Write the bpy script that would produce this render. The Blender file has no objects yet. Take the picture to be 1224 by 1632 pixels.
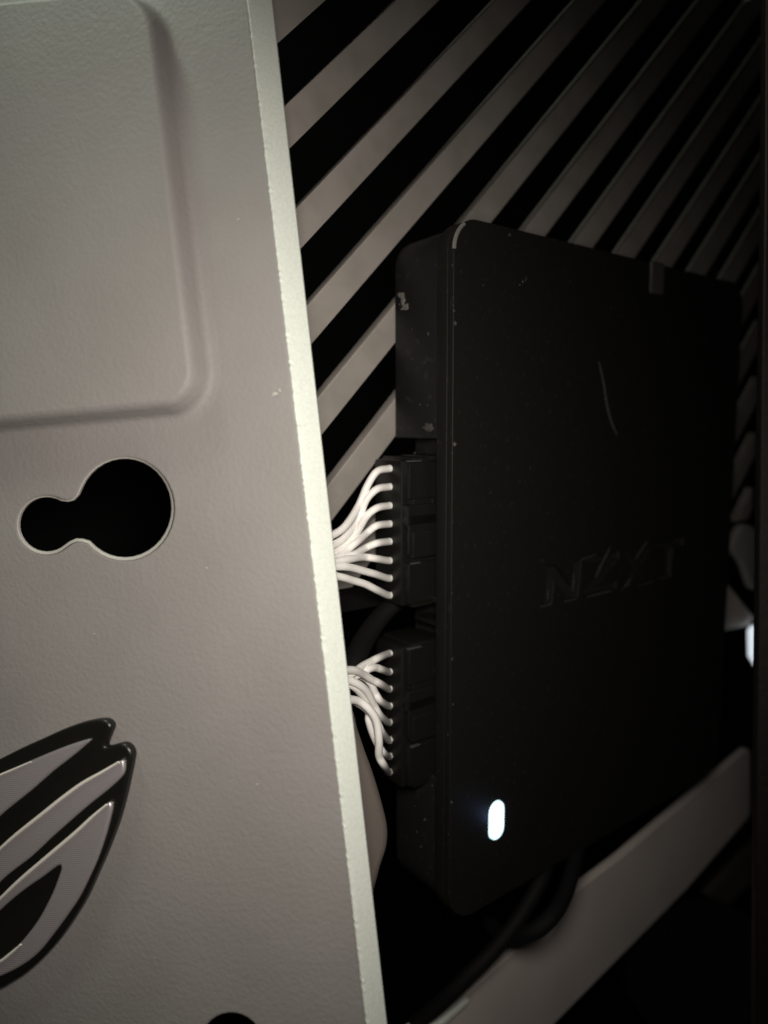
import bpy, bmesh, math, random
from mathutils import Vector, Matrix, noise
random.seed(7)
SC = bpy.context.scene
COL = SC.collection
S = 0.1                                   # one working unit is ten centimetres
CAM = Vector((0, 0, 0.30))                # where the camera stands in the world (metres)
F = 1118.0                                # focal length in photograph pixels

# ------------------------------------------------------------------ camera
cd = bpy.data.cameras.new('camera'); cam = bpy.data.objects.new('camera', cd); COL.objects.link(cam)
cd.sensor_fit = 'VERTICAL'; cd.sensor_height = 24; cd.lens = F / 1632 * 24
cd.clip_start = 0.002; cd.clip_end = 50
cam.location = CAM; cam.rotation_euler = (math.radians(90), 0, 0)
cd.dof.use_dof = True; cd.dof.focus_distance = 0.094; cd.dof.aperture_fstop = 9.5
SC.camera = cam
# ------------------------------------------------------------------ world and lamps
w = bpy.data.worlds.new('World'); SC.world = w; w.use_nodes = True
w.node_tree.nodes['Background'].inputs[0].default_value = (0.9, 0.85, 0.8, 1)
w.node_tree.nodes['Background'].inputs[1].default_value = 0.006
SC.view_settings.view_transform = 'Standard'; SC.view_settings.look = 'None'
SC.view_settings.exposure = 0; SC.view_settings.gamma = 1
def W(v): return CAM + Vector(v) * S
def area(name, pos, aim, size, power, col):
    l = bpy.data.lights.new(name, 'AREA'); l.shape = 'DISK'; l.size = size * S; l.energy = power; l.color = col
    o = bpy.data.objects.new(name, l); COL.objects.link(o); o.location = W(pos)
    o.rotation_euler = (Vector(aim) - Vector(pos)).to_track_quat('-Z', 'Y').to_euler()
    return o
def spot(name, pos, aim, deg, power, col, rad):
    l = bpy.data.lights.new(name, 'SPOT'); l.energy = power; l.color = col; l.spot_size = math.radians(deg); l.spot_blend = 1.0; l.shadow_soft_size = rad * S
    o = bpy.data.objects.new(name, l); COL.objects.link(o); o.location = W(pos)
    o.rotation_euler = (Vector(aim) - Vector(pos)).to_track_quat('-Z', 'Y').to_euler()
spot('front_lamp', (0.02, 0.10, 0.08), (-0.23, 0.95, -0.06), 114, 0.41, (1.0, 0.905, 0.835), 0.10)
area('upper_lamp', (-0.80, 0.50, 1.45), (-0.25, 0.88, 0.1), 0.30, 0.10, (0.90, 1.0, 0.84))

# ------------------------------------------------------------------ frames (local axes of the flat objects)
def norm(a): a = Vector(a); a.normalize(); return a
class Frame:
    def __init__(s, O, n, U=None, V=None):
        s.O = Vector(O); s.n = norm(n); s.U = norm(U)
        s.V = norm(s.n.cross(s.U)); s.U = norm(s.V.cross(s.n))
    def matrix(s):
        m = Matrix((s.U, s.V, s.n)).transposed().to_4x4(); m.translation = W(s.O); return m
    def hit(s, x, y, off=0.0):            # the point of the plane (off in front of it) seen at a photograph pixel
        r = Vector(((x - 612) / F, 1, (816 - y) / F))
        t = s.n.dot(s.O + s.n * off) / s.n.dot(r)
        q = r * t - s.O
        return (q.dot(s.U), q.dot(s.V))
NG = (0.60701, -0.78932, -0.09221)
GR = Frame((0, 1.13, 0), NG, (0.79468, 0.60226, 0.07591))         # plane of the slatted grille
T13 = math.radians(13); R6 = math.radians(6.3)
PU = (math.cos(T13) * math.cos(R6), -math.sin(T13), math.cos(T13) * math.sin(R6))
PN = Vector((-math.sin(T13), -math.cos(T13), 0)); PN = PN - Vector(PU) * PN.dot(Vector(PU))
PL = Frame((-0.1, 0.8, 0), PN, PU)                                 # plane of the pale panel

# ------------------------------------------------------------------ materials
def mat(name, col, rough=0.5, metal=0.0, bump=None, spots=None, spec=0.5, emit=None):
    m = bpy.data.materials.new(name); m.use_nodes = True
    N = m.node_tree.nodes; L = m.node_tree.links; b = N['Principled BSDF']
    b.inputs['Base Color'].default_value = (*col, 1); b.inputs['Roughness'].default_value = rough
    b.inputs['Metallic'].default_value = metal; b.inputs['Specular IOR Level'].default_value = spec
    if emit:
        b.inputs['Emission Color'].default_value = (*emit[0], 1); b.inputs['Emission Strength'].default_value = emit[1]
    tc = N.new('ShaderNodeTexCoord')
    if bump:                              # list of (scale per metre, strength, distance)
        prev = None
        for sc, st, di in bump:
            nz = N.new('ShaderNodeTexNoise'); nz.inputs['Scale'].default_value = sc; nz.inputs['Detail'].default_value = 3
            L.new(tc.outputs['Object'], nz.inputs['Vector'])
            bp = N.new('ShaderNodeBump'); bp.inputs['Strength'].default_value = st; bp.inputs['Distance'].default_value = di
            L.new(nz.outputs['Fac'], bp.inputs['Height'])
            if prev: L.new(prev.outputs['Normal'], bp.inputs['Normal'])
            prev = bp
        L.new(prev.outputs['Normal'], b.inputs['Normal'])
    if spots:                             # (scale, low, high, colour): dust or mottling with its own shape
        sc, lo, hi, c2 = spots
        nz = N.new('ShaderNodeTexNoise'); nz.inputs['Scale'].default_value = sc; nz.inputs['Detail'].default_value = 4
        L.new(tc.outputs['Object'], nz.inputs['Vector'])
        rp = N.new('ShaderNodeMapRange'); rp.inputs['From Min'].default_value = lo; rp.inputs['From Max'].default_value = hi
        L.new(nz.outputs['Fac'], rp.inputs['Value'])
        mx = N.new('ShaderNodeMix'); mx.data_type = 'RGBA'
        mx.inputs['A'].default_value = (*col, 1); mx.inputs['B'].default_value = (*c2, 1)
        L.new(rp.outputs['Result'], mx.inputs['Factor']); L.new(mx.outputs['Result'], b.inputs['Base Color'])
    return m
M = {}
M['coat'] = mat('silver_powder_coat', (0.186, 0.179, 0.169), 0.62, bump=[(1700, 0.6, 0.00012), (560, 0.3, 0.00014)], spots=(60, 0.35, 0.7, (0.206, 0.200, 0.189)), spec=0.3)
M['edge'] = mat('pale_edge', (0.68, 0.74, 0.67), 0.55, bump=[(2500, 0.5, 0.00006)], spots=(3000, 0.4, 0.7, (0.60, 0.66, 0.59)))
M['slat'] = mat('grey_slat_coat', (0.295, 0.275, 0.25), 0.42, bump=[(1800, 0.3, 0.00005)], spots=(140, 0.4, 0.7, (0.235, 0.225, 0.195)))
M['black'] = mat('black_plastic', (0.0085, 0.0082, 0.007), 0.55, bump=[(3000, 0.4, 0.00003)], spots=(900, 0.62, 0.8, (0.022, 0.022, 0.02)), spec=0.2)
M['side'] = mat('black_side_plastic', (0.011, 0.011, 0.011), 0.5, bump=[(1200, 0.5, 0.00008)], spots=(700, 0.60, 0.8, (0.028, 0.028, 0.026)), spec=0.25)
M['plug'] = mat('black_connector_plastic', (0.007, 0.007, 0.006), 0.4, spec=0.35, bump=[(1500, .3, .00006)])
M['letter'] = mat('glossy_black_lettering', (0.014, 0.014, 0.012), 0.25)
M['wire'] = mat('white_wire_sleeve', (0.90, 0.90, 0.85), 0.42, bump=[(2500, 0.15, 0.00003)])
M['emblem'] = mat('black_emblem_frame', (0.006, 0.006, 0.005), 0.35)
M['dust'] = mat('grey_lint', (0.13, 0.13, 0.115), 0.9)
M['scuff'] = mat('worn_scuff', (0.05, 0.049, 0.045), 0.7)
M['faint'] = mat('painted_highlight', (0.045, 0.045, 0.038), 0.5)  # lighter tone for painted glints on the lettering and plugs
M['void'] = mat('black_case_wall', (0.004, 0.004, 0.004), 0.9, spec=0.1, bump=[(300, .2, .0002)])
M['rail'] = mat('grey_rail_paint', (0.62, 0.57, 0.53), 0.45, bump=[(1500, 0.3, 0.00005)], spots=(50, 0.35, 0.7, (0.54, 0.50, 0.46)))
M['brown'] = mat('dark_red_brown_board', (0.010, 0.0045, 0.0035), 0.6, bump=[(700, 0.4, 0.0002)], spots=(1100, 0.55, 0.75, (0.022, 0.013, 0.011)), spec=0.3)
M['taupe'] = mat('taupe_plastic', (0.105, 0.09, 0.077), 0.55, bump=[(900, 0.3, 0.00008)])
M['cable'] = mat('black_cable_sheath', (0.0035, 0.0035, 0.0035), 0.75, spec=0.2, bump=[(2500, 0.6, 0.0001)])
M['fog'] = mat('grey_clip_plastic', (0.34, 0.35, 0.32), 0.6, bump=[(900, 0.3, 0.0001)])
M['lens'] = mat('lit_white_lens', (0.9, 0.95, 1.0), 0.3, emit=((0.60, 0.93, 1.0), 1.35))
M['glint'] = mat('pale_glint_metal', (0.85, 0.83, 0.74), 0.3, metal=0.35)
M['cut'] = mat('pale_cut_edge', (0.34, 0.33, 0.30), 0.5)
M['capsule_glow'] = mat('pale_emissive', (0.85, 0.88, 0.90), 0.25, emit=((0.80, 0.88, 0.95), 0.85))
# silver inlays with very fine parallel ribs
m = mat('ribbed_silver_inlay', (0.54, 0.51, 0.515), 0.36, metal=0.68); M['silver'] = m
N = m.node_tree.nodes; L = m.node_tree.links
tc = N.new('ShaderNodeTexCoord'); mp = N.new('ShaderNodeMapping'); mp.inputs['Rotation'].default_value = (0, 0, math.radians(-3))
wv = N.new('ShaderNodeTexWave'); wv.bands_direction = 'Y'; wv.inputs['Scale'].default_value = 1300; wv.inputs['Distortion'].default_value = 0.4
L.new(tc.outputs['Object'], mp.inputs['Vector']); L.new(mp.outputs['Vector'], wv.inputs['Vector'])
bp = N.new('ShaderNodeBump'); bp.inputs['Strength'].default_value = 0.35; bp.inputs['Distance'].default_value = 0.00005
L.new(wv.outputs['Fac'], bp.inputs['Height']); L.new(bp.outputs['Normal'], N['Principled BSDF'].inputs['Normal'])

# ------------------------------------------------------------------ object helpers
def tag(o, label=None, cat=None, group=None, kind=None):
    for k, v in (('label', label), ('category', cat), ('group', group), ('kind', kind)):
        if v: o[k] = v
    return o
def thing(name, frame, label, cat, group=None):
    o = bpy.data.objects.new(name, None); COL.objects.link(o); o.empty_display_size = 0.01
    o.matrix_world = frame.matrix() if isinstance(frame, Frame) else Matrix.Translation(W(frame))
    return tag(o, label, cat, group)
def link(name, me, material, parent=None, smooth=True):
    me.name = name; o = bpy.data.objects.new(name, me); COL.objects.link(o); o.parent = parent
    if material: me.materials.clear(); me.materials.append(M[material])
    if smooth: smooth_by_angle(me)
    return o
def smooth_by_angle(me, ang=40):
    bm = bmesh.new(); bm.from_mesh(me)
    for f in bm.faces: f.smooth = True
    for f in bm.faces:
        if abs(f.normal.z) > 0.9995: f.smooth = False
    for e in bm.edges: e.smooth = not (len(e.link_faces) == 2 and e.calc_face_angle(0) > math.radians(ang))
    bm.to_mesh(me); bm.free()
def shape(loops, w0, w1, bevel=0.0, res=2):
    """flat outline(s) in frame units (first outer, rest holes) given thickness from w0 to w1, rounded edges"""
    cu = bpy.data.curves.new('outline', 'CURVE'); cu.dimensions = '2D'; cu.fill_mode = 'BOTH'
    for lp in loops:
        sp = cu.splines.new('POLY'); sp.points.add(len(lp) - 1); sp.use_cyclic_u = True
        for p, (a, b) in zip(sp.points, lp): p.co = (a * S, b * S, 0, 1)
    th = (w1 - w0) * S; cu.extrude = th / 2 - bevel * S; cu.bevel_depth = bevel * S; cu.bevel_resolution = res; cu.offset = -bevel * S
    o = bpy.data.objects.new('outline', cu); COL.objects.link(o)
    dg = bpy.context.evaluated_depsgraph_get(); dg.update()
    me = bpy.data.meshes.new_from_object(o.evaluated_get(dg))
    bpy.data.objects.remove(o); bpy.data.curves.remove(cu)
    me.transform(Matrix.Translation((0, 0, (w0 + w1) / 2 * S)))
    bm = bmesh.new(); bm.from_mesh(me); bmesh.ops.remove_doubles(bm, verts=bm.verts, dist=1e-6)
    bmesh.ops.recalc_face_normals(bm, faces=bm.faces); bm.to_mesh(me); bm.free()
    return me
def spline(pts, n=6, closed=True):
    """smooth outline through points"""
    out = []; k = len(pts)
    for i in range(k if closed else k - 1):
        g = (lambda j: Vector(pts[j % k])) if closed else (lambda j: Vector(pts[min(max(j, 0), k - 1)]))
        p0, p1, p2, p3 = g(i - 1), g(i), g(i + 1), g(i + 2)
        for j in range(n):
            t = j / n
            out.append(0.5 * ((2 * p1) + (p2 - p0) * t + (2 * p0 - 5 * p1 + 4 * p2 - p3) * t * t + (3 * p1 - p0 - 3 * p2 + p3) * t ** 3))
    if not closed: out.append(Vector(pts[-1]))
    return out
def round_poly(pts, rad, n=8):
    out = []; k = len(pts)
    for i in range(k):
        p = Vector(pts[i]); a = (Vector(pts[i - 1]) - p); b = (Vector(pts[(i + 1) % k]) - p)
        r = rad[i] if isinstance(rad, (list, tuple)) else rad
        if r <= 0: out.append(p); continue
        a.normalize(); b.normalize(); h = a.angle(b) / 2; d = r / math.tan(h)
        c = p + (a + b).normalized() * (r / math.sin(h)); s0 = p + a * d - c; s1 = p + b * d - c
        for j in range(n + 1):
            t = j / n; v = s0.lerp(s1, t); v.normalize()
            ang = s0.angle(s1)
            v = (s0 * math.sin((1 - t) * ang) + s1 * math.sin(t * ang)) / math.sin(ang)
            out.append(c + v)
    return out
def box_me(u0, u1, v0, v1, w0, w1, bev=0.0):
    bm = bmesh.new()
    r = bmesh.ops.create_cube(bm, size=1)
    for v in bm.verts: v.co = Vector(((u0 + u1) / 2 + v.co.x * (u1 - u0), (v0 + v1) / 2 + v.co.y * (v1 - v0), (w0 + w1) / 2 + v.co.z * (w1 - w0))) * S
    if bev: bmesh.ops.bevel(bm, geom=bm.edges[:], offset=bev * S, segments=2, affect='EDGES', profile=0.5)
    me = bpy.data.meshes.new('box'); bm.to_mesh(me); bm.free(); return me
def tube_me(pts, rad, sides=12, flat=1.0):
    """round wire through 3-D points (working units, relative), tapering allowed"""
    pts = spline(pts, 6, False); k = len(pts); bm = bmesh.new(); rings = []
    up = Vector((0.1, 0.2, 1)).normalized()
    for i, p in enumerate(pts):
        t = (pts[min(i + 1, k - 1)] - pts[max(i - 1, 0)]).normalized()
        a = t.cross(up).normalized(); b = a.cross(t).normalized()
        r = rad(i / (k - 1)) if callable(rad) else rad
        rings.append([bm.verts.new((p + (a * math.cos(2 * math.pi * j / sides) * flat + b * math.sin(2 * math.pi * j / sides)) * r) * S) for j in range(sides)])
    for i in range(k - 1):
        for j in range(sides):
            bm.faces.new((rings[i][j], rings[i][(j + 1) % sides], rings[i + 1][(j + 1) % sides], rings[i + 1][j]))
    bm.faces.new(rings[0]); bm.faces.new(rings[-1])
    bmesh.ops.recalc_face_normals(bm, faces=bm.faces)
    me = bpy.data.meshes.new('tube'); bm.to_mesh(me); bm.free(); return me
def at(x, y, d): return Vector(((x - 612) / F * d, d, (816 - y) / F * d))

# ------------------------------------------------------------------ setting: the dark case wall behind everything
me = box_me(-4, 7, -6, 6, -0.95, -0.90); o = link('case_wall', me, 'void'); o.matrix_world = GR.matrix(); tag(o, kind='structure')

# ------------------------------------------------------------------ slatted grille
gr = thing('vent_grille', GR, 'slanted grey vent grille of diagonal bars filling the dark case behind the black box', 'grille')
PHI = -0.7719; PER = 0.1026
PH = -0.0194 - 1.13 * (math.cos(PHI) * 0.60226 + math.sin(PHI) * -0.11936)
VCUT = GR.hit(600, 930)[1]
ca, sa = math.cos(PHI), math.sin(PHI)
g0 = -0.285; gv = -0.285
def clip(poly, f):
    out = []
    for i in range(len(poly)):
        a, b = poly[i - 1], poly[i]; fa, fb = f(a), f(b)
        if (fa >= 0) != (fb >= 0): out.append(a.lerp(b, fa / (fa - fb)))
        if fb >= 0: out.append(b)
    return out
for k in range(-3, 22):
    c = k * PER + PH; hw = 0.0212
    lo, hi = c - hw, c + hw
    if k == 0: lo = c - hw - 0.07
    if k in (-1,): continue
    def P(a, b): return Vector((a * ca - b * sa, a * sa + b * ca))
    q = [P(lo, -3), P(hi, -3), P(hi, 3), P(lo, 3)]
    for fn in (lambda p: p.y - VCUT, lambda p: 1.15 - p.y, lambda p: p.x + 0.27, lambda p: 1.25 - p.x): q = clip(q, fn) if q else q
    if len(q) < 3: continue
    link('slat', shape([q], -0.022, 0, 0.0022), 'slat', gr)
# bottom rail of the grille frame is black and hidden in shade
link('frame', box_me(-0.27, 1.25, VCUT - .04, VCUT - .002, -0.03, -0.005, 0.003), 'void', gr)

# ------------------------------------------------------------------ controller box
T = 0.145
BX = Frame(GR.O + GR.n * T, NG, GR.U)                               # its front face plane
# box frame is centred on the same in-plane axes, turned by the fitted roll
u0, v0, BW, BH = 0.0139, -0.6445, 0.8283, 1.0731
bx = thing('controller_box', BX, 'black plastic fan controller box with recessed lettering and a lit white indicator', 'controller')
c = [(u0, v0), (u0 + BW, v0), (u0 + BW, v0 + BH), (u0, v0 + BH)]
face = round_poly(c, [0.055, 0.055, 0.05, 0.045], 10)
# lettering cut into the face: strokes as outlines in letter units (0..1 wide, 0..1 high)
def hitb(x, y, off=0): return BX.hit(x, y, off)
GL = {'N': [(0, 0), (.24, 0), (.24, .62), (.74, 0), (1, 0), (1, 1), (.76, 1), (.76, .38), (.26, 1), (0, 1)],
      'Z': [(0, 0), (1, 0), (1, .2), (.38, .2), (1, .84), (1, 1), (0, 1), (0, .8), (.62, .8), (0, .16)],
      'X': [(0, 0), (.28, 0), (.5, .34), (.72, 0), (1, 0), (.65, .5), (1, 1), (.72, 1), (.5, .66), (.28, 1), (0, 1), (.35, .5)],
      'T': [(.38, 0), (.62, 0), (.62, .8), (1, .8), (1, 1), (0, 1), (0, .8), (.38, .8)]}
lets = []
for ch, (bl, br, tr, tl) in zip('NZXT', [
        [(866, 966), (921, 953), (927, 892), (872, 903)], [(929, 951), (982, 938), (987, 879), (934, 890)],
        [(988, 937), (1036, 925), (1042, 868), (993, 878)], [(1040, 924), (1084, 913), (1090, 858), (1046, 867)]]):
    bl, br, tr, tl = [Vector(hitb(*p)) for p in (bl, br, tr, tl)]
    lets.append((ch, [(bl.lerp(br, a)).lerp(tl.lerp(tr, a), b) for a, b in GL[ch]]))
lc = Vector(hitb(791, 1307))
def capsule(c, hw, hh, ang=0, n=9):
    out = []
    for s in (1, -1):
        for j in range(n):
            t = math.pi * (j / (n - 1))
            out.append(Vector((s * math.cos(t) * hw, s * (math.sin(t) * hw + hh - hw))))
    return [c + Vector((p.x * math.cos(ang) - p.y * math.sin(ang), p.x * math.sin(ang) + p.y * math.cos(ang))) for p in out]
lens = capsule(lc, 0.0172, 0.0335)
link('cover', shape([face, lens] + [l for _, l in lets], -0.012, 0.0, 0.0012), 'black', bx)
cov = link('cover_skirt', shape([face], -0.035, -0.0125, 0.001), 'black', bx)
for ch, l in lets:
    o = link('letter', shape([l], -0.0124, -0.0085), 'letter', bx); o['label'] = 'recessed letter ' + ch
li = link('indicator_light', shape([capsule(lc, 0.0166, 0.0328)], -0.012, 0.0022, 0.001), 'lens', bx)
pl_ = bpy.data.lights.new('indicator_glow', 'POINT'); pl_.specular_factor = 0; pl_.energy = 0.00022; pl_.color = (0.35, 0.5, 1.0); pl_.shadow_soft_size = 0.001
po = bpy.data.objects.new('indicator_glow', pl_); COL.objects.link(po); po.parent = bx; po.location = Vector((lc.x, lc.y, 0.010)) * S
# rear housing with the connector bay cut into its left side
vb0 = hitb(703, 1262)[1]; vb1 = hitb(720, 700)[1]
body = round_poly([(u0 + .004, v0 + .004), (u0 + BW - .004, v0 + .004), (u0 + BW - .004, v0 + BH - .004), (u0 + .004, v0 + BH - .004),
                   (u0 + .004, vb1), (u0 + .045, vb1), (u0 + .045, vb0), (u0 + .004, vb0)], [0.055, 0.055, 0.05, 0.045, .003, .003, .003, .003], 8)
link('housing', shape([body], -T + 0.004, -0.0355, 0.006, 3), 'side', bx)
# small ribs and latch seats in the connector bay
for (ya, yb, w0, w1, ul) in [(728, 736, -.12, -.045, .0), (800, 812, -.125, -.05, .006), (884, 892, -.12, -.05, .01), (1006, 1014, -.10, -.04, .012),
                     (1084, 1092, -.125, -.045, .008), (1102, 1122, -.08, -.045, .016), (1158, 1164, -.12, -.06, .012), (962, 972, -.075, -.04, .004), (1236, 1246, -.11, -.04, .01)]:
    a = hitb(712, ya)[1]; b = hitb(712, yb)[1]
    link('bay_rib', box_me(u0 + ul, u0 + .05, b, a, w0, w1, .0015), 'plug', bx)
# the scratches on the cover
def stroke(pts, wd, off, h=0.0015):
    pts = [Vector(hitb(*p)) for p in pts]; L_, R_ = [], []
    pts = spline(pts, 4, False)
    for i, p in enumerate(pts):
        t = (pts[min(i + 1, len(pts) - 1)] - pts[max(i - 1, 0)]).normalized(); nn = Vector((-t.y, t.x))
        ww = wd * (0.35 + 0.65 * math.sin(math.pi * (i + .5) / len(pts))) * random.uniform(.75, 1.1)
        L_.append(p + nn * ww); R_.append(p - nn * ww)
    return shape([L_ + R_[::-1]], off, off + h)
for pts, wd in [([(954, 576), (962, 612), (967, 645), (974, 672), (983, 693)], .0030)]:
    link('scratch', stroke(pts, wd, 0.0002, .0006), 'scuff', bx)
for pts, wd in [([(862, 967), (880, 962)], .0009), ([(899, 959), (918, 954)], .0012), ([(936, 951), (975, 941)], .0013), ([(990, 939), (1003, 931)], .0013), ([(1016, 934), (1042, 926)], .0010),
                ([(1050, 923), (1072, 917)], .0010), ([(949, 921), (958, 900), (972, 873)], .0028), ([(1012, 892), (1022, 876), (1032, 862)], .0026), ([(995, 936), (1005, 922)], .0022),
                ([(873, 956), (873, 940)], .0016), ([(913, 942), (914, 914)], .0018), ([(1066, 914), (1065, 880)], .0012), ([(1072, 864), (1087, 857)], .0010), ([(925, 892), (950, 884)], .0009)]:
    link('letter_glint', stroke(pts, wd, 0.0002, .0005), 'faint', bx)  # thin pale slivers painted as glints along the letter edges
# dust and lint clinging to edges, many tiny flecks joined
bm = bmesh.new()
def fleck(P3, s, elong=1.0, rot=None):
    r = bmesh.ops.create_icosphere(bm, subdivisions=1, radius=1)
    R = Matrix.Rotation(rot if rot is not None else random.uniform(0, 6.28), 3, 'Z')
    for v in r['verts']:
        q = Vector((v.co.x * s, v.co.y * s * elong, v.co.z * s * .45)) * random.uniform(.75, 1.2)
        v.co = (R @ q + P3) * S
for (x, y, s, el) in [(833, 449, .0022, 1.6), (812, 374, .003, 1), (1140, 436, .003, 2), (1108, 432, .002, 2), (697, 512, .004, 1.2), (722, 707, .004, 1), (711, 1282, .0032, 1),
                      (838, 445, .0012, 4), (828, 454, .0012, 3), (770, 455, .001, 2), (905, 1380, .0015, 1)]:
    a = hitb(x, y); fleck(Vector((max(a[0], u0 + .003), a[1], 0.0005)), s * .8, el)
for i in range(45):
    v = random.uniform(v0 + .05, v0 + BH - .06)
    fleck(Vector((u0 + random.uniform(-.0005, .005), v, random.uniform(-.006, .001))), random.uniform(.0005, .0014), random.uniform(1, 2.5), random.uniform(-.4, .4))
for i in range(14):
    v = random.choice([random.uniform(vb1 + .02, v0 + BH - .1), random.uniform(v0 + .05, vb0)])
    fleck(Vector((u0 + .004, v, random.uniform(-.13, -.03))), random.uniform(.0008, .0020), random.uniform(1, 2))
me = bpy.data.meshes.new('dust'); bm.to_mesh(me); bm.free()
o = link('dust_flecks', me, 'scuff', bx); o['kind'] = 'stuff'
# a small latch standing at the top edge and a stub screw on the side
a = Vector(hitb(1045, 446)); link('latch', shape([round_poly([a + Vector(p) for p in [(-.022, -.026), (.018, -.026), (.018, .030), (-.022, .030)]], .004, 3)], 0.0003, .006, .0015), 'scuff', bx)
def on_side(x, y):                                   # a point of the left side wall seen at a pixel
    r = Vector(((x - 612) / F, 1, (816 - y) / F)); base = BX.O + BX.U * (u0 + .004)
    t = BX.U.dot(base) / BX.U.dot(r); q = r * t - BX.O
    return Vector((q.dot(BX.U), q.dot(BX.V), q.dot(BX.n)))
def side_blob(x, y, su, sv, sw, name, material):
    p = on_side(x, y); b2 = bmesh.new(); bmesh.ops.create_icosphere(b2, subdivisions=2, radius=1)
    for v in b2.verts:
        n_ = 1 + .9 * noise.noise(v.co * 1.7 + Vector((x, y, 0)))
        v.co = (p + Vector((v.co.x * su, v.co.y * sv, v.co.z * sw)) * n_) * S
    me = bpy.data.meshes.new(name); b2.to_mesh(me); b2.free(); return link(name, me, material, bx)
side_blob(640, 470, .002, .005, .009, 'lint', 'dust'); side_blob(643, 479, .002, .009, .004, 'lint', 'dust'); side_blob(646, 490, .002, .004, .010, 'lint', 'dust')
side_blob(683, 681, .002, .006, .014, 'lint', 'scuff'); side_blob(722, 708, .003, .004, .004, 'lint', 'dust')
# silvery edge at the upper left corner of the cover
a = [Vector(p) for p in face]; tl = Vector((u0, v0 + BH))
arc = [p for p in a if (p - tl).length < .05 and p.x < u0 + .022]
arc.sort(key=lambda p: p.y)
link('silvery_corner', tube_me([Vector((p.x + .0015, p.y - .001, -0.001)) for p in arc], .0030, 8), 'dust', bx)

# ------------------------------------------------------------------ plugs and their wires
def plug(name, y0, y1, label, ends, paths, cat='connector'):
    t = thing(name, BX, label, cat)
    # y0,y1 : top and bottom of the plug seen at the box edge
    wmid = -0.088
    ul = None
    # left face position so that the plug's left face shows at x ~ 624
    for i in range(200):
        uu = 0.02 - i * .001
        q = BX.O + BX.U * uu + BX.n * (wmid + .03)
        if q.x / q.y * F + 612 < 640: break
    def vat(y):
        r = Vector(((624 - 612) / F, 1, (816 - y) / F)); base = BX.O + BX.U * uu
        tt = BX.U.dot(base) / BX.U.dot(r); q = r * tt - BX.O; return q.dot(BX.V)
    va, vb = vat(y1), vat(y0)
    link('plug_body', box_me(uu, u0 + .0445, va, vb, wmid - .036, wmid + .030, .003), 'plug', t)
    link('plug_collar', box_me(uu + .018, u0 + .030, va - .004, vb + .004, wmid - .040, wmid + .036, .002), 'plug', t)
    link('latch_clip', box_me(uu + .004, u0 + .020, (va + vb) / 2 - .03, (va + vb) / 2 + .03, wmid + .037, wmid + .043, .002), 'plug', t)
    hh = vb - va
    for f0, f1, ws, uo in ((.02, .30, .034, .006), (.34, .52, .040, .010), (.56, .70, .037, .002), (.74, .985, .033, .008)):
        link('socket', box_me(uu + uo, u0 + .034, va + hh * f0, va + hh * f1, wmid + .02, wmid + ws + .006, .0016), 'plug', t)
    for f, ua, ub in ((.995, .004, .030), (.655, .012, .034), (.30, .010, .028)):
        link('highlight_ridge', box_me(uu + ua, uu + ub, va + hh * f - .0012, va + hh * f + .0012, wmid + .036, wmid + .0415, .0005), 'faint', t)  # pale bars painting highlight lines on the plug
    for y, path in zip(ends, paths):
        v = vat(y); e = Vector((uu + .004, v, wmid + .004))
        e2 = Vector((uu - .006, v, wmid + .004))
        pts = [e, e2]
        for (x, yy, d) in path:
            q = at(x, yy, d) - BX.O; pts.append(Vector((q.dot(BX.U), q.dot(BX.V), q.dot(BX.n))))
        link('wire', tube_me(pts, .0055, 12), 'wire', t)
    return t
ends = [747, 776, 806, 835, 863, 893, 921, 948]
D = 1.03
pa = [[(600, 752, D), (585, 775, D), (572, 805, D), (553, 835, 1.0), (535, 850, .98), (500, 865, .95)],
      [(600, 780, D), (583, 798, D), (571, 830, D), (553, 853, 1.0), (535, 866, .98), (500, 878, .95)],
      [(600, 810, D), (584, 823, D), (570, 846, 1.015), (553, 866, 1.0), (535, 880, .98), (500, 890, .95)],
      [(600, 838, D), (585, 849, D), (568, 864, 1.0), (552, 877, .99), (535, 889, .97), (500, 898, .94)],
      [(600, 866, D), (583, 873, D), (565, 883, 1.0), (550, 888, .985), (535, 896, .965), (500, 902, .93)],
      [(598, 890, D), (580, 888, 1.02), (562, 890, .99), (545, 893, .97), (520, 897, .95), (500, 898, .93)],
      [(598, 915, D), (580, 910, 1.01), (562, 905, .99), (545, 903, .97), (520, 903, .95), (500, 902, .93)],
      [(600, 940, D), (582, 931, 1.01), (562, 925, .99), (545, 920, .97), (520, 915, .95), (500, 910, .93)]]
plug('upper_wire_plug', 733, 962, 'upper black plug on the controller, white wires fanning out in an even row', ends, pa, 'plug')
ends = [1041, 1070, 1097, 1124, 1150, 1178, 1204, 1229]
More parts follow.
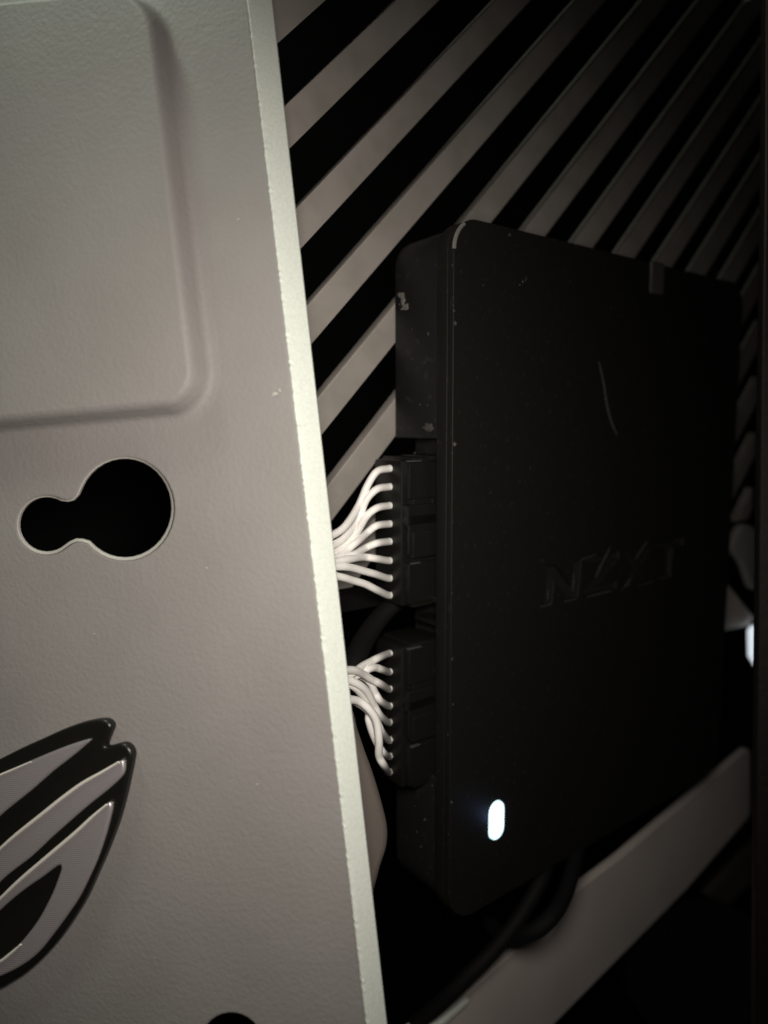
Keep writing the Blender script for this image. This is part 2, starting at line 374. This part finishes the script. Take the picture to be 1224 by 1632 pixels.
pb = [[(604, 1048, 1.02), (590, 1055, 1.0), (577, 1062, .98), (560, 1075, .95), (535, 1090, .92), (500, 1100, .90)],
      [(608, 1067, 1.02), (598, 1064, 1.0), (588, 1066, .985), (570, 1076, .97), (545, 1090, .94), (500, 1105, .92)],
      [(606, 1090, 1.01), (592, 1083, .99), (578, 1074, .97), (562, 1068, .94), (535, 1070, .91), (500, 1075, .90)],
      [(606, 1117, 1.02), (597, 1103, 1.01), (590, 1088, 1.0), (575, 1078, .99), (545, 1080, .95), (500, 1085, .93)],
      [(606, 1141, 1.01), (595, 1122, .99), (585, 1103, .97), (570, 1090, .95), (545, 1082, .93), (500, 1080, .91)],
      [(608, 1166, 1.02), (601, 1150, 1.01), (594, 1135, 1.0), (580, 1112, .98), (560, 1092, .95), (520, 1085, .93)],
      [(611, 1200, 1.01), (603, 1188, .995), (594, 1168, .98), (588, 1148, .97), (586, 1132, .965), (560, 1115, .94), (520, 1105, .92)],
      [(612, 1220, 1.00), (604, 1204, .98), (604, 1180, .965), (600, 1150, .955), (588, 1130, .945), (570, 1117, .935), (545, 1116, .91), (500, 1120, .90)]]
plug('lower_wire_plug', 1026, 1246, 'lower black plug on the controller, white wires crossing in a tangled braid', ends, pb, 'plug')
for n_ in ('upper_wire_plug', 'lower_wire_plug'):
    bpy.data.objects[n_].name = 'wire_plug'

# ------------------------------------------------------------------ pale panel with keyhole, raised pad and emblem
def hp(x, y, off=0): return Vector(PL.hit(x, y, off))
pn = thing('cover_panel', PL, 'pale grey textured panel with a keyhole cutout, raised square and eye emblem', 'panel')
TH = 0.010
e0 = hp(400, 0); e1 = hp(590, 1632); ed = (e1 - e0).normalized()
eA = e0 - ed * 0.5; eB = e1 + ed * 0.5
out = [eA - Vector((.0042, 0)), Vector((-1.35, eA.y + .03)), Vector((-1.35, eB.y - .03)), eB - Vector((.0042, 0))]
def circ(cx, cy, rx, ry, a0, a1, n):
    return [(cx + rx * math.cos(math.radians(a0 + (a1 - a0) * i / n)), cy - ry * math.sin(math.radians(a0 + (a1 - a0) * i / n))) for i in range(n + 1)]
kh = circ(199, 811, 77.5, 81.5, 155, -138, 30) + [(131, 862.5), (122, 862), (113, 866)] + circ(74.5, 837, 46.5, 46, -48, -300, 24) + [(108, 798.5), (117, 796), (124, 788)]
kh = [hp(*p) for p in kh]
c2 = [hp(*p) for p in circ(368, 1668, 50, 52, 0, 350, 30)]
plate = link('plate', shape([out, kh, c2], -.007, 0, 0.0034, 3), 'coat', pn)
# folded edge: a strip running down the right side of the plate
Ed3 = Vector((ed.x, ed.y, 0)); side = Vector((-ed.y, ed.x, 0)); side = side if side.x > 0 else -side
prof = [(-.0045, -.006), (-.0045, .0004), (-.0036, .0008), (-.0012, -.0030), (.0145, -.029), (.0140, -.033), (.008, -.034), (-.0045, -.034)]
bm = bmesh.new(); nseg = 620; rings = []
base = Vector((eA.x, eA.y, 0)); Lg = (eB - eA).length
for i in range(nseg + 1):
    r = []
    for j, (a, b) in enumerate(prof):
        jit = (0 if i < 0 else .0014 * noise.noise(Vector((i * .9, 0, 3))) + .0005 * noise.noise(Vector((i * .17, 9, 3)))) if j in (0, 1, 2) else 0
        tp_ = 1.16 - .46 * i / nseg; a = a if j < 3 else a * tp_
        r.append(bm.verts.new((base + Ed3 * (Lg * i / nseg) + side * (a + jit) + Vector((0, 0, b if b > -.01 else b * tp_))) * S))
    rings.append(r)
for i in range(nseg):
    for j in range(len(prof)):
        jj = (j + 1) % len(prof); bm.faces.new((rings[i][j], rings[i][jj], rings[i + 1][jj], rings[i + 1][j]))
bm.faces.new(rings[0]); bm.faces.new(rings[-1]); bmesh.ops.recalc_face_normals(bm, faces=bm.faces)
me = bpy.data.meshes.new('folded_edge'); bm.to_mesh(me); bm.free()
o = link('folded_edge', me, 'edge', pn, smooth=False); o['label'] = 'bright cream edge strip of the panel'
bm = bmesh.new()
for (x, y, s_) in [(438, 628, .0022), (446, 622, .0011), (330, 905, .0009), (150, 1010, .0008), (410, 1250, .0010), (380, 350, .0009)]:
    p = hp(x, y); fleck(Vector((p.x, p.y, .0004)), s_, 1.8)
me = bpy.data.meshes.new('dust'); bm.to_mesh(me); bm.free(); o = link('dust_flecks', me, 'cut', pn); o['kind'] = 'stuff'
# raised square pad, sloping walls
H = 0.030
top = [hp(227, -25, H), hp(-420, 60, H), hp(-420, 690, H), hp(302, 634, H)]
top = [hp(226, -13, H), hp(-420, 52, H), hp(-420, 700, H), hp(301, 632, H)]
tp = round_poly(top, [.060, .03, .03, .032], 12)
def offset_loop(lp, d):
    k = len(lp); o_ = []
    area_ = sum(lp[i - 1].x * lp[i].y - lp[i].x * lp[i - 1].y for i in range(k)); sg = 1 if area_ > 0 else -1
    for i in range(k):
        t = lp[(i + 1) % k] - lp[i - 1]; t.normalize(); o_.append(lp[i] + Vector((t.y, -t.x)) * sg * d)
    return o_
pf = [(0, H), (.003, H - .0006), (.006, H - .003), (.009, H - .008), (.013, .009), (.016, .0035), (.0190, .0016), (.0230, .0006), (.029, .0001), (.036, -.0006)]
bm = bmesh.new(); rings = []
for d, h in pf: rings.append([bm.verts.new(Vector((p.x, p.y, h)) * S) for p in offset_loop(tp, d)])
k = len(tp)
for a, b in zip(rings, rings[1:]):
    for j in range(k): bm.faces.new((a[j], a[(j + 1) % k], b[(j + 1) % k], b[j]))
bm.faces.new(rings[0]); bmesh.ops.recalc_face_normals(bm, faces=bm.faces)
if rings[0] and bm.faces[:][-1].normal.z < 0: bmesh.ops.reverse_faces(bm, faces=bm.faces)
me = bpy.data.meshes.new('pad'); bm.to_mesh(me); bm.free(); link('raised_pad', me, 'coat', pn)
# emblem: black raised frame, silver inlays (outlines measured on the photograph)
def ec(pts, off): return [hp(x * .326, 1100 + y * .326, off) for x, y in pts]
eo = [(-60, 365), (0, 335), (100, 285), (200, 240), (300, 195), (400, 160), (480, 145), (522, 152), (542, 182), (528, 225), (512, 270), (524, 279), (590, 263), (625, 278), (642, 310),
      (640, 350), (622, 440), (602, 530), (572, 640), (540, 730), (500, 830), (460, 920), (410, 1030), (350, 1130), (280, 1230), (200, 1320), (120, 1390), (50, 1435), (0, 1462),
      (-120, 1500), (-300, 1490), (-470, 1400), (-560, 1240), (-570, 1000), (-500, 760), (-380, 590), (-220, 455)]
EH = .014
em = link('emblem', shape([spline(ec(eo, EH), 4)], 0.0005, EH, .004, 3), 'emblem', pn)
em['label'] = 'black raised eye emblem with ribbed silver inlays'
i1 = [(-60, 450), (0, 412), (60, 385), (150, 345), (250, 303), (350, 265), (438, 242), (400, 282), (330, 340), (250, 402), (150, 490), (50, 570), (0, 612), (-120, 720), (-260, 820), (-330, 800), (-200, 580)]
i2 = [(-120, 880), (0, 770), (80, 700), (200, 605), (300, 525), (400, 452), (500, 395), (585, 347), (604, 362), (600, 408), (570, 448), (500, 508), (420, 572), (330, 650), (240, 730), (150, 815), (60, 885), (0, 935), (-130, 1060), (-260, 1080)]
i3 = [(-140, 1150), (0, 1015), (100, 920), (235, 805), (370, 690), (450, 615), (522, 553), (543, 572), (530, 640), (505, 730), (470, 830), (430, 920), (380, 1020), (320, 1110), (250, 1205), (180, 1290), (100, 1352), (0, 1402), (-120, 1440), (-260, 1400), (-300, 1300)]
i3h = [(-110, 1190), (0, 1075), (100, 990), (200, 920), (293, 858), (270, 950), (230, 1040), (180, 1130), (110, 1222), (50, 1282), (0, 1320), (-90, 1360), (-150, 1320)]
for q in ([i1], [i2], [i3, i3h]):
    link('inlay', shape([spline(ec(l, EH + .005), 4) for l in q], EH - .003, EH + .005, .0032, 3), 'silver', em)

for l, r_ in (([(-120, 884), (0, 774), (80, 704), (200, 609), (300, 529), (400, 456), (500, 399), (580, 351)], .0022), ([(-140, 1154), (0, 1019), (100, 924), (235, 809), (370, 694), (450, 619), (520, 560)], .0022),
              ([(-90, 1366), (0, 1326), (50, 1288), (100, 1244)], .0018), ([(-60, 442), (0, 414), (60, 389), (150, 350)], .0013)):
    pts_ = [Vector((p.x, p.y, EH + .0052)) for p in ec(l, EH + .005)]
    link('glint_bead', tube_me(pts_, lambda t, r_=r_: r_ * (.35 + .65 * math.sin(math.pi * min(max(t, .04), .96)) ** .6), 10), 'glint', em)  # pale beads that paint a glint along the inlay edges
# chamfered cut edge of the keyhole, pale and shifted to paint its lower right glint
bm = bmesh.new(); rr = []
for d, h in ((.0006, .0003), (-.0008, -.0002), (-.0020, -.0022), (-.0020, -.0040)):
    rr.append([bm.verts.new(Vector((p.x, p.y, h)) * S) for p in offset_loop([Vector(p) for p in kh], d)])
for a, b in zip(rr, rr[1:]):
    for j in range(len(kh)): bm.faces.new((a[j], a[(j + 1) % len(kh)], b[(j + 1) % len(kh)], b[j]))
bmesh.ops.recalc_face_normals(bm, faces=bm.faces)
for v in rr[2] + rr[3]: v.co += Vector((-.0016, .0011, 0)) * S
me = bpy.data.meshes.new('keyhole_rim'); bm.to_mesh(me); bm.free(); link('keyhole_rim', me, 'cut', pn)

# ------------------------------------------------------------------ taupe rounded piece behind the panel edge
TF = Frame(at(590, 1300, .95), (0.25, -0.95, 0.1), (0.95, 0.25, 0))
tb = [(520, 1100), (560, 1128), (572, 1165), (584, 1200), (599, 1242), (612, 1287), (619, 1320), (618, 1350), (608, 1382), (599, 1415), (585, 1450), (520, 1470)]
o = link('rounded_bracket', shape([spline([Vector(TF.hit(*p)) for p in tb], 4)], -.05, 0, .008, 3), 'taupe')
o.matrix_world = TF.matrix(); tag(o, 'taupe rounded bracket peeking out behind the lower right edge of the panel', 'bracket')

# ------------------------------------------------------------------ grey rail across the lower right
RF = Frame(GR.O + GR.n * 0.05, NG, GR.U)
def hr(x, y, o_=0): return Vector(RF.hit(x, y, o_))
rl = thing('case_rail', RF, 'grey painted metal rail running diagonally below the black box', 'rail')
rail = [hr(560, 1710), hr(739, 1589), hr(820, 1516), hr(874, 1500), hr(908, 1428), hr(985, 1370), hr(1196, 1190), hr(1196, 1300), hr(1094, 1418), hr(884, 1632), hr(800, 1712)]
link('rail_face', shape([round_poly(rail, [0, 0, .012, .03, .02, .02, .02, .02, 0, 0, 0], 5)], -.02, 0, .003), 'rail', rl)
lit_edge = [hr(600, 1719), hr(600, 1708), hr(735, 1589), hr(741, 1587), hr(738, 1594)]
link('lit_rail_edge', shape([lit_edge], 0.0005, .012, .001), 'edge', rl)  # pale strip painting the light caught by the rail's upper edge

# dim bracket and round black foot below the rail
DF = Frame(GR.O - GR.n * 0.12, NG, GR.U)
def hd(x, y): return Vector(DF.hit(x, y))
o = link('foot_pad', shape([[hd(*p) for p in circ(1090, 1530, 118, 110, 0, 350, 35)]], .012, .05, .006, 3), 'plug'); o.matrix_world = DF.matrix()
tag(o, 'round black rubber foot in the dark corner under the grey rail', 'foot')
o = link('dim_bracket', shape([[hd(1125, 1425), hd(1215, 1330), hd(1260, 1345), hd(1150, 1450)]], -.02, .005, .002), 'taupe'); o.matrix_world = DF.matrix()
o.name = 'small_bracket'; tag(o, 'dim little bracket between the grey rail and the dark brown board', 'bracket')

# ------------------------------------------------------------------ black cables
def cable(pts, r, label, flat=1.0):
    c0 = at(*pts[0]); t = tube_me([at(*p) - c0 for p in pts], r, 14, flat)
    o = link('black_cable', t, 'cable'); o.location = W(c0); return tag(o, label, 'cable')
cable([(885, 1320, 1.36), (868, 1390, 1.26), (832, 1455, 1.22), (790, 1510, 1.2), (745, 1556, 1.19), (700, 1600, 1.2), (640, 1650, 1.25)], .013,
      'thin black cable running down beside the upper edge of the grey rail')
cable([(925, 1290, 1.40), (918, 1360, 1.30), (900, 1425, 1.23), (872, 1468, 1.19), (835, 1490, 1.2), (800, 1490, 1.27), (780, 1470, 1.35)], .014,
      'thick black cable loop hanging from under the controller onto the edge of the grey rail')
cable([(640, 950, 1.12), (605, 985, 1.09), (580, 1020, 1.05), (560, 1060, 1.0), (520, 1110, .97)], .014,
      'short black cable slipping behind the panel between the two wire plugs', 1.2)

# ------------------------------------------------------------------ right side: brown board, clips, pale glowing capsule
BF = Frame(at(1215, 800, 1.05), (-0.35, -0.93, 0), (0.93, -0.35, 0))
bd = [Vector(BF.hit(*p)) for p in [(1221, -220), (1218, 300), (1210, 800), (1206, 1200), (1202, 1850), (1420, 1850), (1420, -220)]]
o = link('brown_board', shape([bd], -.05, 0, .004, 2), 'brown'); o.matrix_world = BF.matrix()
tag(o, 'dark reddish brown upright board at the right edge of the case', 'board')
CF = Frame(GR.O + GR.n * 0.03, NG, GR.U)
def hc(x, y): return Vector(CF.hit(x, y))
o = link('cable_clip', shape([spline([hc(*p) for p in [(1188, 836), (1205, 845), (1214, 880), (1212, 930), (1200, 938), (1186, 900), (1168, 876), (1176, 850)]], 3)], -.02, .0, .004), 'fog')
o.matrix_world = CF.matrix(); tag(o, 'grey plastic clip at the right of the black box, above the pale triangle', 'clip')
o = link('corner_gusset', shape([round_poly([hc(1150, 915), hc(1206, 985), hc(1196, 998), hc(1150, 1008)], .006, 4)], -.03, -.005, .003), 'rail')
o.matrix_world = CF.matrix(); tag(o, 'dull grey triangular gusset behind the right edge of the black box', 'gusset')
o = link('pale_capsule', shape([round_poly([hc(1190, 1003), hc(1197, 996), hc(1212, 1000), hc(1212, 1062), hc(1200, 1060), hc(1191, 1046)], .008, 5)], .0, .02, .004), 'capsule_glow')
o.name = 'glowing_capsule'; o.matrix_world = CF.matrix(); tag(o, 'narrow glowing white capsule beside the brown board at the right', 'light')
